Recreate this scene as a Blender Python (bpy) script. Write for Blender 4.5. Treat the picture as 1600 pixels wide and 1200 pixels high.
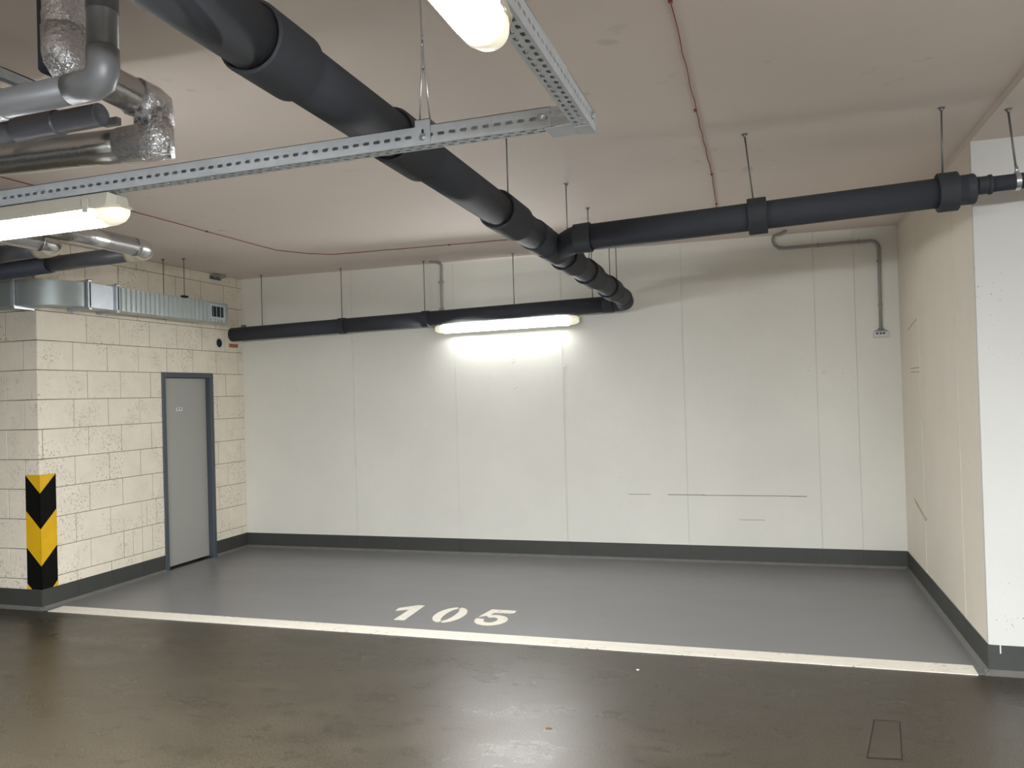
import bpy, bmesh, math, random
from mathutils import Vector, Matrix
for o in list(bpy.data.objects): bpy.data.objects.remove(o)
random.seed(7)
S = bpy.context.scene
col = S.collection

# ---------------------------------------------------------------- camera, world, exposure
F_PX = 1257.09
cd = bpy.data.cameras.new('camera'); cam = bpy.data.objects.new('camera', cd); col.objects.link(cam)
cd.sensor_fit = 'HORIZONTAL'; cd.sensor_width = 36; cd.lens = F_PX / 1600 * 36; cd.clip_start = .05
yaw, pitch, roll = 0.3057, 0.0128, 0.0290
MR = Matrix.Rotation(yaw, 3, 'Z') @ Matrix.Rotation(pitch, 3, 'X') @ Matrix.Rotation(roll, 3, 'Y')
rt, fw, up = MR.col[0], MR.col[1], MR.col[2]
m = Matrix((rt, up, -fw)).transposed().to_4x4(); m.translation = Vector((0, 0, 1.68))
cam.matrix_world = m
S.camera = cam
w = bpy.data.worlds.new('world'); S.world = w; w.use_nodes = True
w.node_tree.nodes['Background'].inputs[0].default_value = (.9, .95, 1, 1)
w.node_tree.nodes['Background'].inputs[1].default_value = .02
S.view_settings.view_transform = 'Standard'; S.view_settings.look = 'None'
S.view_settings.exposure = 0.42; S.view_settings.gamma = 1.0; S.view_settings.use_curve_mapping = False
LAMP = 600.0          # radiance of the glowing diffusers

# ---------------------------------------------------------------- dimensions
D, XL, XR, H = 7.988, -5.796, 1.170, 3.109
YP = 5.2295           # pillar front face
YC = 5.2113           # front face of the block wall left of the bay
XW, XE, YB = -9.6, 8.0, -5.6      # outer limits of the garage aisle
STEP = .045           # ceiling strip over the pillar is this much lower

# ---------------------------------------------------------------- materials
def lin(c): return tuple((x / 255 / 12.92 if x <= 10 else ((x / 255 + .055) / 1.055) ** 2.4) for x in c) + (1,)
def mat(name, rgb, rough=.6, metal=0., var=0., vscale=3., bump=0., bscale=60., specks=None, spec=.5, stretch=None, rvar=0., grain=None, bdist=.004):
    """principled with world-space noise variation; specks = (rgb, scale, threshold, mask_scale)"""
    mt = bpy.data.materials.new(name); mt.use_nodes = True
    nt = mt.node_tree; N, L = nt.nodes, nt.links
    b = N['Principled BSDF']; b.inputs['Roughness'].default_value = rough; b.inputs['Metallic'].default_value = metal
    b.inputs['Specular IOR Level'].default_value = spec
    geo = N.new('ShaderNodeNewGeometry'); pos = geo.outputs['Position']
    if stretch:
        mp = N.new('ShaderNodeMapping'); mp.inputs['Scale'].default_value = stretch; L.new(pos, mp.inputs['Vector']); pos = mp.outputs['Vector']
    base = lin(rgb)
    cs = None
    if var:
        n = N.new('ShaderNodeTexNoise'); n.inputs['Scale'].default_value = vscale; n.inputs['Detail'].default_value = 5; n.inputs['Roughness'].default_value = .6
        L.new(pos, n.inputs['Vector'])
        r = N.new('ShaderNodeValToRGB'); r.color_ramp.elements[0].position = .3; r.color_ramp.elements[1].position = .7
        r.color_ramp.elements[0].color = tuple(c * (1 - var) for c in base[:3]) + (1,)
        r.color_ramp.elements[1].color = tuple(min(1, c * (1 + var)) for c in base[:3]) + (1,)
        L.new(n.outputs['Fac'], r.inputs['Fac']); cs = r.outputs['Color']
        if rvar:
            mr = N.new('ShaderNodeMapRange'); mr.inputs['To Min'].default_value = rough - rvar; mr.inputs['To Max'].default_value = rough + rvar
            mr.inputs['From Min'].default_value = .3; mr.inputs['From Max'].default_value = .7
            L.new(n.outputs['Fac'], mr.inputs['Value']); L.new(mr.outputs['Result'], b.inputs['Roughness'])
    for sp in (specks or []):
        srgb, sscale, thr, mscale, mthr = sp
        n = N.new('ShaderNodeTexNoise'); n.inputs['Scale'].default_value = sscale; n.inputs['Detail'].default_value = 2; L.new(pos, n.inputs['Vector'])
        r = N.new('ShaderNodeMapRange'); r.inputs['From Min'].default_value = thr; r.inputs['From Max'].default_value = thr + .05; L.new(n.outputs['Fac'], r.inputs['Value'])
        n2 = N.new('ShaderNodeTexNoise'); n2.inputs['Scale'].default_value = mscale; n2.inputs['Detail'].default_value = 3; L.new(pos, n2.inputs['Vector'])
        r2 = N.new('ShaderNodeMapRange'); r2.inputs['From Min'].default_value = mthr; r2.inputs['From Max'].default_value = mthr + .15; L.new(n2.outputs['Fac'], r2.inputs['Value'])
        mu = N.new('ShaderNodeMath'); mu.operation = 'MULTIPLY'; L.new(r.outputs['Result'], mu.inputs[0]); L.new(r2.outputs['Result'], mu.inputs[1])
        mx = N.new('ShaderNodeMix'); mx.data_type = 'RGBA'; L.new(mu.outputs[0], mx.inputs['Factor'])
        if cs: L.new(cs, mx.inputs['A'])
        else: mx.inputs['A'].default_value = base
        mx.inputs['B'].default_value = lin(srgb); cs = mx.outputs['Result']
    if grain:
        n = N.new('ShaderNodeTexNoise'); n.inputs['Scale'].default_value = grain[0]; n.inputs['Detail'].default_value = 3; L.new(geo.outputs['Position'], n.inputs['Vector'])
        r = N.new('ShaderNodeMapRange'); r.inputs['From Min'].default_value = .3; r.inputs['From Max'].default_value = .7
        r.inputs['To Min'].default_value = 1 - grain[1]; r.inputs['To Max'].default_value = 1 + grain[1]; L.new(n.outputs['Fac'], r.inputs['Value'])
        mx = N.new('ShaderNodeMix'); mx.data_type = 'RGBA'; mx.blend_type = 'MULTIPLY'; mx.inputs['Factor'].default_value = 1
        L.new(cs, mx.inputs['A']); L.new(r.outputs['Result'], mx.inputs['B']); cs = mx.outputs['Result']
    if cs: L.new(cs, b.inputs['Base Color'])
    else: b.inputs['Base Color'].default_value = base
    if bump:
        n = N.new('ShaderNodeTexNoise'); n.inputs['Scale'].default_value = bscale; n.inputs['Detail'].default_value = 4; L.new(pos, n.inputs['Vector'])
        bp = N.new('ShaderNodeBump'); bp.inputs['Strength'].default_value = bump; bp.inputs['Distance'].default_value = bdist
        L.new(n.outputs['Fac'], bp.inputs['Height']); L.new(bp.outputs['Normal'], b.inputs['Normal'])
    return mt
def glow(name, rgb, strength):
    mt = bpy.data.materials.new(name); mt.use_nodes = True; b = mt.node_tree.nodes['Principled BSDF']
    b.inputs['Base Color'].default_value = lin((235, 232, 220)); b.inputs['Roughness'].default_value = .3
    b.inputs['Emission Color'].default_value = rgb + (1,); b.inputs['Emission Strength'].default_value = strength
    return mt
M = dict(
    concrete_white=mat('painted concrete', (230, 229, 221), .62, var=.035, vscale=1.3, bump=.10, bscale=45, specks=[((150, 146, 138), 75, .70, 2.2, .50)]),
    concrete_side=mat('painted concrete side', (234, 226, 211), .62, var=.03, vscale=1.6, bump=.12, bscale=30, specks=[((150, 140, 128), 70, .70, 2.6, .5)], stretch=(1, 1, .6)),
    concrete_pillar=mat('painted concrete pillar', (212, 212, 208), .62, var=.025, vscale=1.6, bump=.10, bscale=40, specks=[((130, 126, 120), 60, .70, 2.6, .5)]),
    block=mat('painted block', (240, 231, 214), .75, var=.05, vscale=5, bump=.55, bscale=110, specks=[((176, 167, 154), 130, .60, 6, .52), ((206, 197, 182), 45, .58, 3, .45)]),
    joint=mat('mortar joint', (126, 116, 104), .9, var=.25, vscale=14, bump=.4),
    ceiling=mat('ceiling concrete', (226, 214, 205), .8, var=.03, vscale=.8, bump=.08, bscale=20, specks=[((204, 192, 182), 7, .64, 1.2, .52)]),
    floor=mat('aisle concrete', (58, 52, 42), .31, grain=(95, .5), var=.22, vscale=2.2, bump=.18, bscale=150, stretch=(1, 1.6, 1), rvar=.08,
              specks=[((38, 33, 27), 34, .64, 1.7, .48), ((48, 43, 35), 7, .60, 1.1, .46), ((80, 74, 62), 90, .66, 3, .4)]),
    coat=mat('grey floor coating', (122, 122, 123), .34, var=.035, vscale=1.1, stretch=(1, 2.2, 1), rvar=.04),
    skirting=mat('grey skirting paint', (64, 66, 63), .5, var=.06, vscale=4, bump=.2, bscale=60, specks=[((60, 58, 54), 40, .68, 3, .5)]),
    cove=mat('mortar fillet', (104, 103, 98), .55, var=.12, vscale=9, bump=.3, bscale=70),
    linepaint=mat('white road paint', (234, 228, 215), .6, var=.04, vscale=10, bump=.3, bscale=140, stretch=(1, 3, 1), specks=[((150, 142, 126), 26, .60, 2.4, .50)]),
    yellow=mat('yellow hazard paint', (226, 178, 10), .5, var=.06, vscale=12, bump=.2, bscale=90),
    black=mat('black hazard paint', (12, 12, 12), .7, spec=.15, var=.1, vscale=12, bump=.2, bscale=90),
    door=mat('grey door leaf', (166, 166, 160), .45, var=.015, vscale=2),
    frame=mat('blue grey door frame', (76, 84, 93), .42, var=.03, vscale=4),
    pipe=mat('dark grey pipe', (58, 61, 68), .72, spec=.3, var=.05, vscale=5, bump=.06, bscale=160),
    collar=mat('black foam collar', (49, 52, 58), .75, var=.05, vscale=8, bump=.2, bscale=170),
    rim=mat('dark socket gap', (26, 28, 34), .8),
    navy=mat('dark insulation sleeve', (52, 58, 72), .6, var=.06, vscale=8),
    galv=mat('galvanised steel', (196, 203, 210), .42, metal=.45, var=.10, vscale=9, bump=.05, bscale=90),
    galv_duct=mat('galvanised duct sheet', (168, 177, 178), .4, metal=.5, var=.08, vscale=7),
    rod=mat('threaded rod', (120, 120, 120), .4, metal=.7),
    zinc=mat('bright zinc', (200, 204, 208), .28, metal=.9),
    foil=mat('crinkled aluminium foil', (222, 224, 228), .24, metal=1., var=.06, vscale=9, bump=1.0, bscale=62, bdist=.011),
    foil_smooth=mat('smooth aluminium jacket', (196, 196, 196), .26, metal=.95, var=.06, vscale=6, bump=.5, bscale=30),
    pvc=mat('grey plastic jacket', (128, 130, 135), .4, var=.03, vscale=6, metal=.25),
    pvc_dark=mat('dark grey plastic jacket', (86, 88, 95), .38, var=.03, vscale=6),
    cream=mat('cream tape', (206, 198, 176), .6, var=.06, vscale=20),
    conduit=mat('grey conduit', (150, 150, 146), .5, var=.03),
    plastic=mat('pale grey plastic', (180, 176, 164), .45, var=.02),
    clear=mat('frosted plastic', (206, 208, 212), .3),
    red=mat('red cable', (138, 58, 52), .5),
    dark=mat('dark cavity', (18, 19, 22), .8),
    white=mat('white plastic', (228, 226, 218), .5),
    orange=mat('orange brown label', (176, 112, 74), .6, var=.2, vscale=60),
    leaf=mat('dry leaf', (112, 84, 44), .7, var=.2, vscale=80),
    faint=mat('faint scratch', (128, 121, 108), .9),
    groove=mat('dirt in crack', (74, 66, 56), .9),
    lamp=glow('lit diffuser', (.96, .985, 1.0), LAMP),
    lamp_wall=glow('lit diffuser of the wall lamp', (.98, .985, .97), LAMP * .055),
    lamp_wall_top=glow('dimmed upper side of the wall lamp', (.98, .985, .97), LAMP * .003),  # glow turned down so no light leaks up behind the wall pipe
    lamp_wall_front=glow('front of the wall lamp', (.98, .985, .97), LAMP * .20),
    lamp_rim=glow('upper rim of lit diffuser under the reflector', (.97, .985, .98), LAMP * .12),
    lamp_end=glow('lit diffuser end', (1.0, .93, .66), .38),
)

# ---------------------------------------------------------------- geometry helpers
class MB:
    def __init__(s): s.v = []; s.f = []; s.sm = []
    def add(s, vs, fs, smooth=False):
        n = len(s.v); s.v += [Vector(v) for v in vs]
        s.f += [tuple(i + n for i in f) for f in fs]; s.sm += [smooth] * len(fs); return s
    def box(s, x0, x1, y0, y1, z0, z1, bev=0.):
        if not bev:
            v = [(x, y, z) for z in (z0, z1) for y in (y0, y1) for x in (x0, x1)]
            return s.add(v, [(0, 2, 3, 1), (4, 5, 7, 6), (0, 1, 5, 4), (1, 3, 7, 5), (3, 2, 6, 7), (2, 0, 4, 6)])
        bm = bmesh.new(); bmesh.ops.create_cube(bm, size=1)
        for v in bm.verts: v.co = Vector(((x0 + x1) / 2 + v.co.x * (x1 - x0), (y0 + y1) / 2 + v.co.y * (y1 - y0), (z0 + z1) / 2 + v.co.z * (z1 - z0)))
        bmesh.ops.bevel(bm, geom=bm.edges[:], offset=bev, segments=1, affect='EDGES'); bm.verts.index_update()
        s.add([v.co.copy() for v in bm.verts], [[v.index for v in f.verts] for f in bm.faces]); bm.free(); return s
    def tube(s, pts, r, seg=16, cap=True, smooth=True):
        """r a number or a list; consistent frame along the path"""
        pts = [Vector(p) for p in pts]; n = len(pts); rs = r if isinstance(r, (list, tuple)) else [r] * n
        tang = []
        for i in range(n):
            a = pts[max(0, i - 1)]; b = pts[min(n - 1, i + 1)]
            t = (b - a); tang.append(t.normalized() if t.length > 1e-9 else Vector((0, 0, 1)))
        u = tang[0].orthogonal().normalized(); vs = []
        mit = [None] * n
        for i in range(1, n - 1):
            a, b = (pts[i] - pts[i - 1]).normalized(), (pts[i + 1] - pts[i]).normalized(); d = b - a
            if d.length > 1e-4: mit[i] = (d.normalized(), 1 / max(.35, math.sqrt(max(0, (1 + a.dot(b)) / 2))) - 1); tang[i] = (a + b).normalized()
        for i in range(n):
            t = tang[i]; u = (u - t * u.dot(t)); u = u.normalized() if u.length > 1e-6 else t.orthogonal().normalized(); w_ = t.cross(u)
            for k in range(seg):
                a = 2 * math.pi * k / seg; q = (u * math.cos(a) + w_ * math.sin(a)) * rs[i]; vs.append(pts[i] + (q + mit[i][0] * q.dot(mit[i][0]) * mit[i][1] if mit[i] else q))
        fs = [(i * seg + k, i * seg + (k + 1) % seg, (i + 1) * seg + (k + 1) % seg, (i + 1) * seg + k) for i in range(n - 1) for k in range(seg)]
        s.add(vs, fs, smooth)
        if cap:
            b = len(s.v) - len(vs)
            s.f.append(tuple(b + k for k in range(seg))[::-1]); s.f.append(tuple(b + (n - 1) * seg + k for k in range(seg))); s.sm += [False, False]
        return s
    def lathe(s, p, ax, prof, seg=28):
        """profile [(t, r)] along axis ax from p, hard steps; ends closed when r is 0"""
        p = Vector(p); ax = Vector(ax).normalized(); u = ax.orthogonal().normalized(); w_ = ax.cross(u)
        for (t0, r0), (t1, r1) in zip(prof[:-1], prof[1:]):
            vs = []
            for t, r in ((t0, r0), (t1, r1)):
                for k in range(seg):
                    a = 2 * math.pi * k / seg; vs.append(p + ax * t + (u * math.cos(a) + w_ * math.sin(a)) * r)
            s.add(vs, [(k, (k + 1) % seg, seg + (k + 1) % seg, seg + k) for k in range(seg)], abs(t1 - t0) > abs(r1 - r0))
        return s
    def poly(s, pts, axis_z0, axis_z1):
        """flat polygon (x, y) given thickness between two heights"""
        n = len(pts); v = [(x, y, axis_z0) for x, y in pts] + [(x, y, axis_z1) for x, y in pts]
        return s.add(v, [tuple(range(n))[::-1], tuple(range(n, 2 * n))] + [(i, (i + 1) % n, n + (i + 1) % n, n + i) for i in range(n)])
    def build(s, name, material, parent=None, off=None):
        me = bpy.data.meshes.new(name)
        o_ = Vector(off) if off is not None else (world_loc(parent) if parent else Vector())
        me.from_pydata([v - o_ for v in s.v], [], s.f); me.polygons.foreach_set('use_smooth', s.sm)
        bm = bmesh.new(); bm.from_mesh(me); bmesh.ops.recalc_face_normals(bm, faces=bm.faces); bm.to_mesh(me); bm.free()
        if material: me.materials.append(material)
        o = bpy.data.objects.new(name, me); col.objects.link(o)
        if parent: o.parent = parent
        return o
def world_loc(o):
    p = Vector()
    while o: p = p + o.location; o = o.parent
    return p
def prop(o, label=None, cat=None, group=None, kind=None):
    if label: o['label'] = label
    if cat: o['category'] = cat
    if group: o['group'] = group
    if kind: o['kind'] = kind
    return o
def empty(name, loc, label=None, cat=None, group=None, kind=None):
    o = bpy.data.objects.new(name, None); col.objects.link(o); o.location = loc; o.empty_display_size = .1
    return prop(o, label, cat, group, kind)
def copy_tree(o, parent=None):
    c = o.copy(); col.objects.link(c)
    if parent: c.parent = parent
    for ch in list(o.children): copy_tree(ch, c)
    return c
def arc(c, a, b, r, n=8):
    """points of a fillet at corner c between directions a and b (unit), radius r"""
    c, a, b = Vector(c), Vector(a).normalized(), Vector(b).normalized()
    cen = c + (a + b) * r; out = []
    for i in range(n + 1):
        t = i / n * math.pi / 2; out.append(cen - b * r * math.cos(t) - a * r * math.sin(t))
    return out

# ================================================================ THE SETTING
floor = MB().box(XW, XE, YB, 8.2, -.12, 0).build('floor', M['floor']); prop(floor, kind='structure')
Y0, Y1 = 5.181, 5.345                                   # the white bay line
MB().box(XL, XR, Y0 + .02, D, -.01, .003).build('floor_coating', M['coat'], floor)['label'] = 'smooth grey floor coating of the parking bay'
# rectangular repair patch in the aisle, with its dirty saw-cut joint
pq = [(.381, 3.937), (.526, 3.955), (.580, 4.391), (.463, 4.387)]
MB().poly(pq, -.005, .0012).build('floor_patch', mat('patch mortar', (62, 56, 47), .6, var=.15, vscale=8, bump=.3, bscale=120), floor)['label'] = 'small rectangular repair patch outlined by a dark joint'
pj = MB()
for i in range(4):
    a, b = Vector(pq[i] + (.0014,)), Vector(pq[(i + 1) % 4] + (.0014,)); d_ = (b - a).normalized() * .003; n_ = Vector((-d_.y, d_.x, 0))
    pj.poly([tuple((p)[:2]) for p in (a - n_, b - n_, b + n_, a + n_)], .0005, .002)
pj.build('patch_joint', mat('dirty saw cut', (26, 22, 18), .95), floor)

ceil = MB().box(XW, XE, YB, 8.2, H, H + .2)
ceil = ceil.build('ceiling', M['ceiling']); prop(ceil, kind='structure')
prop(MB().box(XR, XE, YB, 8.2, H - STEP, H).build('trim_7', M['ceiling']), kind='structure')       # lower ceiling strip over the pillar

# back wall: cast panels with fine formwork joints
wb = MB().box(XL - .3, XR + .3, D + .012, D + .2, -.05, H + .05).build('wall_back', M['joint']); prop(wb, kind='structure')
seams = [XL, -4.365, -3.149, -1.973, -.76, .453, .801, XR]
for i, (a, b) in enumerate(zip(seams[:-1], seams[1:])):
    dy = (0, .0012, -.0006, .0012, 0, .001, -.001)[i]
    MB().box(a + (.0009 if i else -.02), b - (.0009 if i < 6 else -.02), D + dy, D + .013, -.02, H + .02).build('panel', M['concrete_white'], wb)
for x, z in [(-3.777, 1.792), (-2.493, 1.767), (-1.423, .832), (-.079, .830), (-5.1, 1.80), (-.35, 1.79), (.52, 1.80), (-3.777, .84), (-5.1, .83), (-2.5, 2.03), (-1.95, 1.96)]:
    MB().lathe((x, D - .0005, z), (0, -1, 0), [(0, .022), (.004, .020), (.004, .012), (.002, .011), (.002, 0)], 14).build('tie_plug', M['concrete_white'], wb)
cr = MB()                                              # shutter-board edges printed into the concrete
for x0, x1, z, t in [(-1.34, -1.12, .654, .0022), (-.95, -.60, .6525, .003), (-.62, .18, .650, .0026), (.18, .33, .648, .003), (-.28, -.05, .42, .0015)]:
    cr.box(x0, x1, D - .003, D + .002, z - t, z + t)
cr.build('board_mark', M['faint'], wb)
for x, wd in [(.806, .012), (.86, .006), (-1.969, .008), (-4.36, .010), (-3.145, .008), (.46, .007)]:   # slightly proud joint burrs
    MB().box(x, x + wd, D - .0022, D + .003, .166, H - .01).build('joint_burr', M['concrete_white'], wb)

# right wall (towards the bay) and pillar face
wr = MB().box(XR + .012, XR + .3, YP + .02, D + .1, -.05, H + .02).build('wall_right', M['joint']); prop(wr, kind='structure')
ys = [YP, 5.78, 7.09, D + .02]
for i, (a, b) in enumerate(zip(ys[:-1], ys[1:])):
    MB().box(XR + (0, .001, -.0005)[i], XR + .013, a + (.0008 if i else .025), b - .0008, -.02, H - STEP).build('panel', M['concrete_side'], wr)
for y, wd in [(7.08, .012), (5.77, .006)]:
    MB().box(XR - .0016, XR + .004, y, y + wd, .166, H - .06).build('joint_burr', M['concrete_side'], wr)
sc = MB()
for (y0, z0, y1, z1) in [(7.55, .70, 7.0, .60), (7.5, .68, 7.05, .585), (7.5, 1.80, 7.1, 1.80), (7.5, 1.77, 7.1, 1.765), (7.55, 2.13, 7.15, 2.19)]:
    a, b = Vector((XR - .001, y0, z0)), Vector((XR - .001, y1, z1)); sc.tube([a, b], .0022, 5)
sc.build('scratch', M['faint'], wr)
wp = MB().box(XR + .0135, XE, YP, YP + .05, -.05, H).box(XE - .1, XE, YP, D, -.05, H).build('wall_pillar', M['concrete_pillar']); prop(wp, kind='structure')
MB().box(XR - .001, XR + .022, YP - .003, YP + .028, .168, H - STEP - .001).build('corner_strip', M['concrete_pillar'], wp)
MB().box(1.224, 1.231, YP - .0085, YP - .004, .120, .172).build('paint_drip', M['concrete_pillar'], wp)
for (n_, bx) in {'wall_far_left': (XW - .2, XW, YB, 8.2), 'wall_far_right': (XE, XE + .2, YB, YP + .1), 'wall_front': (XW, XE, YB - .2, YB)}.items():
    prop(MB().box(bx[0], bx[1], bx[2], bx[3], -.05, H + .05).build(n_, M['concrete_pillar']), kind='structure')

# ---- block walls: every block a part of its own
DY0, DY1, DZ = 6.652, 7.437, 2.006                     # outer edges of the door frame
cache = {}
def block(parent, wall, a0, a1, z0, z1):
    """a0..a1 along the wall, 3 mm joints, uneven depth"""
    if a1 - a0 < .012 or z1 - z0 < .012: return
    d = random.uniform(-.0014, .0014); g = .0026
    la, lz = round(a1 - a0 - 2 * g, 3), round(z1 - z0 - 2 * g, 3); key = (wall, la, lz)
    if key not in cache:
        mb = MB()
        if wall == 'x': mb.box(-.03, 0, -la / 2, la / 2, -lz / 2, lz / 2, .0025)
        else: mb.box(-la / 2, la / 2, 0, .03, -lz / 2, lz / 2, .0025)
        ob = mb.build('block', M['block'], None, (0, 0, 0)); cache[key] = ob.data
    else:
        ob = bpy.data.objects.new('block', cache[key]); col.objects.link(ob)
    ob.parent = parent
    ob.location = (XL + d, (a0 + a1) / 2, (z0 + z1) / 2) if wall == 'x' else ((a0 + a1) / 2, YC + d, (z0 + z1) / 2)
# left wall with the door opening
wl = MB()
for (y0, y1, z0, z1) in [(YC + .0, DY0 + .02, -.05, H), (DY1 - .02, D, -.05, H), (DY0 + .02, DY1 - .02, DZ - .01, H)]:
    wl.box(XL - .24, XL - .004, y0 + (.004 if y0 == YC else 0), y1, z0, z1)
wl = wl.build('wall_left', M['joint']); prop(wl, kind='structure')
extra = {2: [6.42, 6.55], 1: [6.235, 6.355, 6.49], 3: [6.62]}
for k in range(13):
    z0, z1 = k * .25, min(k * .25 + .25, H)
    st = 5.577 if k % 2 == 0 else 5.732
    js = [YC] + ([5.25] if k == 5 else []) + [st + i * .3875 for i in range(7)]
    js = sorted(set([round(j, 4) for j in js if j < D - .03] + [D] + extra.get(k, [])))
    js = [js[0]] + [b for a, b in zip(js[:-1], js[1:]) if b - a > .03]
    for a, b in zip(js[:-1], js[1:]):
        if z1 <= DZ + .01 and b > DY0 and a < DY1:      # cut at the door
            block(wl, 'x', a, min(b, DY0 + .008), z0, z1); block(wl, 'x', max(a, DY1 - .008), b, z0, z1)
        else: block(wl, 'x', a, b, z0, z1)
wa = MB().box(XW, XL - .004, YC + .004, YC + .2, -.05, H).build('wall_aisle', M['joint']); prop(wa, kind='structure')
for k in range(13):
    z0, z1 = k * .25, min(k * .25 + .25, H)
    st = -5.95 if k % 2 == 0 else -6.14
    js = [XL] + [st - i * .3875 for i in range(6)]
    for a, b in zip(js[:-1], js[1:]): block(wa, 'y', b, a, z0, z1)
MB().box(XW, -8.2, YC - .001, YC + .02, 0, H).build('render_coat', M['block'], wa)

# skirting paint, fillets
HB = .166
def skirt(name, fn, cuts):
    mb = MB()
    for a, b in zip(cuts[:-1], cuts[1:]): fn(mb, a + .0012, b - .0012)
    return prop(mb.build(name, M['skirting']), kind='structure')
skirt('baseboard_back', lambda mb, a, b: mb.box(a, b, D - .005, D + .005, 0, HB), [XL, -4.365, -3.149, -1.973, -.76, .453, .801, XR])
skirt('baseboard_left', lambda mb, a, b: mb.box(XL - .01, XL + .005, a, b, 0, HB), [YC - .004, 5.577, 5.965, 6.352, DY0])
skirt('baseboard_door', lambda mb, a, b: mb.box(XL - .01, XL + .005, a, b, 0, HB), [DY1, 7.68, D - .005])
skirt('baseboard_aisle', lambda mb, a, b: mb.box(a, b, YC - .005, YC + .01, 0, HB), [XW, -7.5, -6.725, -6.337, -5.95, XL + .004])
skirt('baseboard_right', lambda mb, a, b: mb.box(XR - .005, XR + .005, a, b, 0, HB), [YP - .004, 5.78, 7.09, D - .005])
skirt('baseboard_pillar', lambda mb, a, b: mb.box(a, b, YP - .005, YP + .005, 0, HB), [XR - .004, XE])
def fillet(name, p0, p1, n):
    p0, p1, n = Vector(p0), Vector(p1), Vector(n); mb = MB(); vs = []
    for p in (p0, p1): vs += [p, p + n * .028, p + n * .020 + Vector((0, 0, .006)), p + n * .006 + Vector((0, 0, .020)), p + Vector((0, 0, .026))]
    mb.add(vs, [(0, 1, 2, 3, 4), (5, 9, 8, 7, 6)] + [(i, i + 5, (i + 1) % 5 + 5, (i + 1) % 5) for i in range(5)], False)
    return prop(mb.build(name, M['cove']), kind='structure')
fillet('trim_1', (XL + .005, YC - .03, 0), (XL + .005, DY0, 0), (1, 0, 0)); fillet('trim_2', (XL + .005, DY1, 0), (XL + .005, D, 0), (1, 0, 0))
fillet('trim_3', (XL, D - .005, 0), (XR, D - .005, 0), (0, -.6, 0)); fillet('trim_4', (XR - .005, YP - .03, 0), (XR - .005, D, 0), (-1.0, 0, 0))
fillet('trim_5', (XR - .03, YP - .005, 0), (XE, YP - .005, 0), (0, -1.3, 0)); fillet('trim_6', (XW, YC - .005, 0), (XL + .03, YC - .005, 0), (0, -1, 0))

# ---- door
door = empty('door_1', (XL, (DY0 + DY1) / 2, 0), 'closed flat grey steel door in a blue grey frame in the block wall', 'door', kind='structure')
fr = MB(); T = .052
fr.box(XL - .13, XL + .012, DY0, DY0 + T, 0, DZ, .003); fr.box(XL - .13, XL + .012, DY1 - T, DY1, 0, DZ, .003); fr.box(XL - .13, XL + .012, DY0 + T, DY1 - T, DZ - T, DZ, .003)
fr.box(XL - .13, XL - .088, DY0 + T, DY0 + T + .014, 0, DZ - T); fr.box(XL - .13, XL - .088, DY1 - T - .014, DY1 - T, 0, DZ - T); fr.box(XL - .13, XL - .088, DY0 + T, DY1 - T, DZ - T - .014, DZ - T)
fr.build('door_frame', M['frame'], door)['label'] = 'blue grey steel frame'
lf = MB().box(XL - .086, XL - .048, DY0 + T + .003, DY1 - T - .003, .022, DZ - T - .004, .003).build('door_leaf', M['door'], door); lf['label'] = 'flat pale grey door leaf'
MB().box(XL - .2, XL - .12, DY0 + T, DY1 - T, -.02, .004).build('door_sill', M['dark'], door)
MB().box(XL - .0478, XL - .0466, 6.915, 7.005, 1.607, 1.642).build('door_sign', M['white'], lf, (XL, (DY0 + DY1) / 2, 0))['label'] = 'tiny white sign with dark marks'
sg = MB(); X = XL - .0462                              # two small dark marks as far as the photograph lets them be read
for y in (6.933, 6.972):
    sg.box(X - .0006, X, y, y + .007, 1.613, 1.636); sg.box(X - .0006, X, y + .007, y + .021, 1.630, 1.636); sg.box(X - .0006, X, y + .010, y + .017, 1.620, 1.630)
sg.build('sign_mark', M['groove'], lf, (XL, (DY0 + DY1) / 2, 0))

# ================================================================ MARKINGS
ln = MB().poly([(-5.703, Y0), (1.102, Y0), (1.109, Y1), (-5.713, Y1)], .0, .0046).build('bay_line', M['linepaint'])
prop(ln, 'long white painted line across the floor in front of the grey bay', 'floor marking')
num = empty('bay_number', (-2.37, 5.75, .003), 'white stencilled number 105 on the grey bay floor', 'floor number')
MB().poly([(-2.737, 5.535), (-2.652, 5.537), (-2.668, 5.958), (-2.724, 5.957), (-2.846, 5.848), (-2.838, 5.772), (-2.742, 5.828)], .0025, .0048).build('digit', M['linepaint'], num)
z_ = MB(); cx, cy = -2.365, 5.748
def ring_seg(mb, a0, a1, ox, oy, ix, iy, n=14):
    o_, i_ = [], []
    for k in range(n + 1):
        a = math.radians(a0 + (a1 - a0) * k / n); o_.append((cx + ox * math.cos(a), cy + oy * math.sin(a))); i_.append((cx + ix * math.cos(a), cy + iy * math.sin(a)))
    for k in range(n): mb.poly([o_[k], o_[k + 1], i_[k + 1], i_[k]], .0025, .0048)
ring_seg(z_, -84, 84, .118, .210, .040, .165); ring_seg(z_, 96, 264, .118, .210, .040, .165)
z_.build('digit', M['linepaint'], num)
f5 = MB().poly([(-2.098, 5.956), (-1.894, 5.953), (-1.892, 5.876), (-2.046, 5.872), (-2.056, 5.800), (-2.128, 5.738)], .0025, .0048)
cx, cy = -2.010, 5.672
def bowl(mb, pts_o, pts_i):
    for k in range(len(pts_o) - 1): mb.poly([pts_o[k], pts_o[k + 1], pts_i[k + 1], pts_i[k]], .0025, .0048)
po, pi_ = [], []
for k in range(19):
    a = math.radians(128 - 318 * k / 18)
    po.append((-2.007 + .125 * math.cos(a), 5.673 + .137 * math.sin(a))); pi_.append((-2.012 + .052 * math.cos(a), 5.677 + .072 * math.sin(a)))
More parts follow.
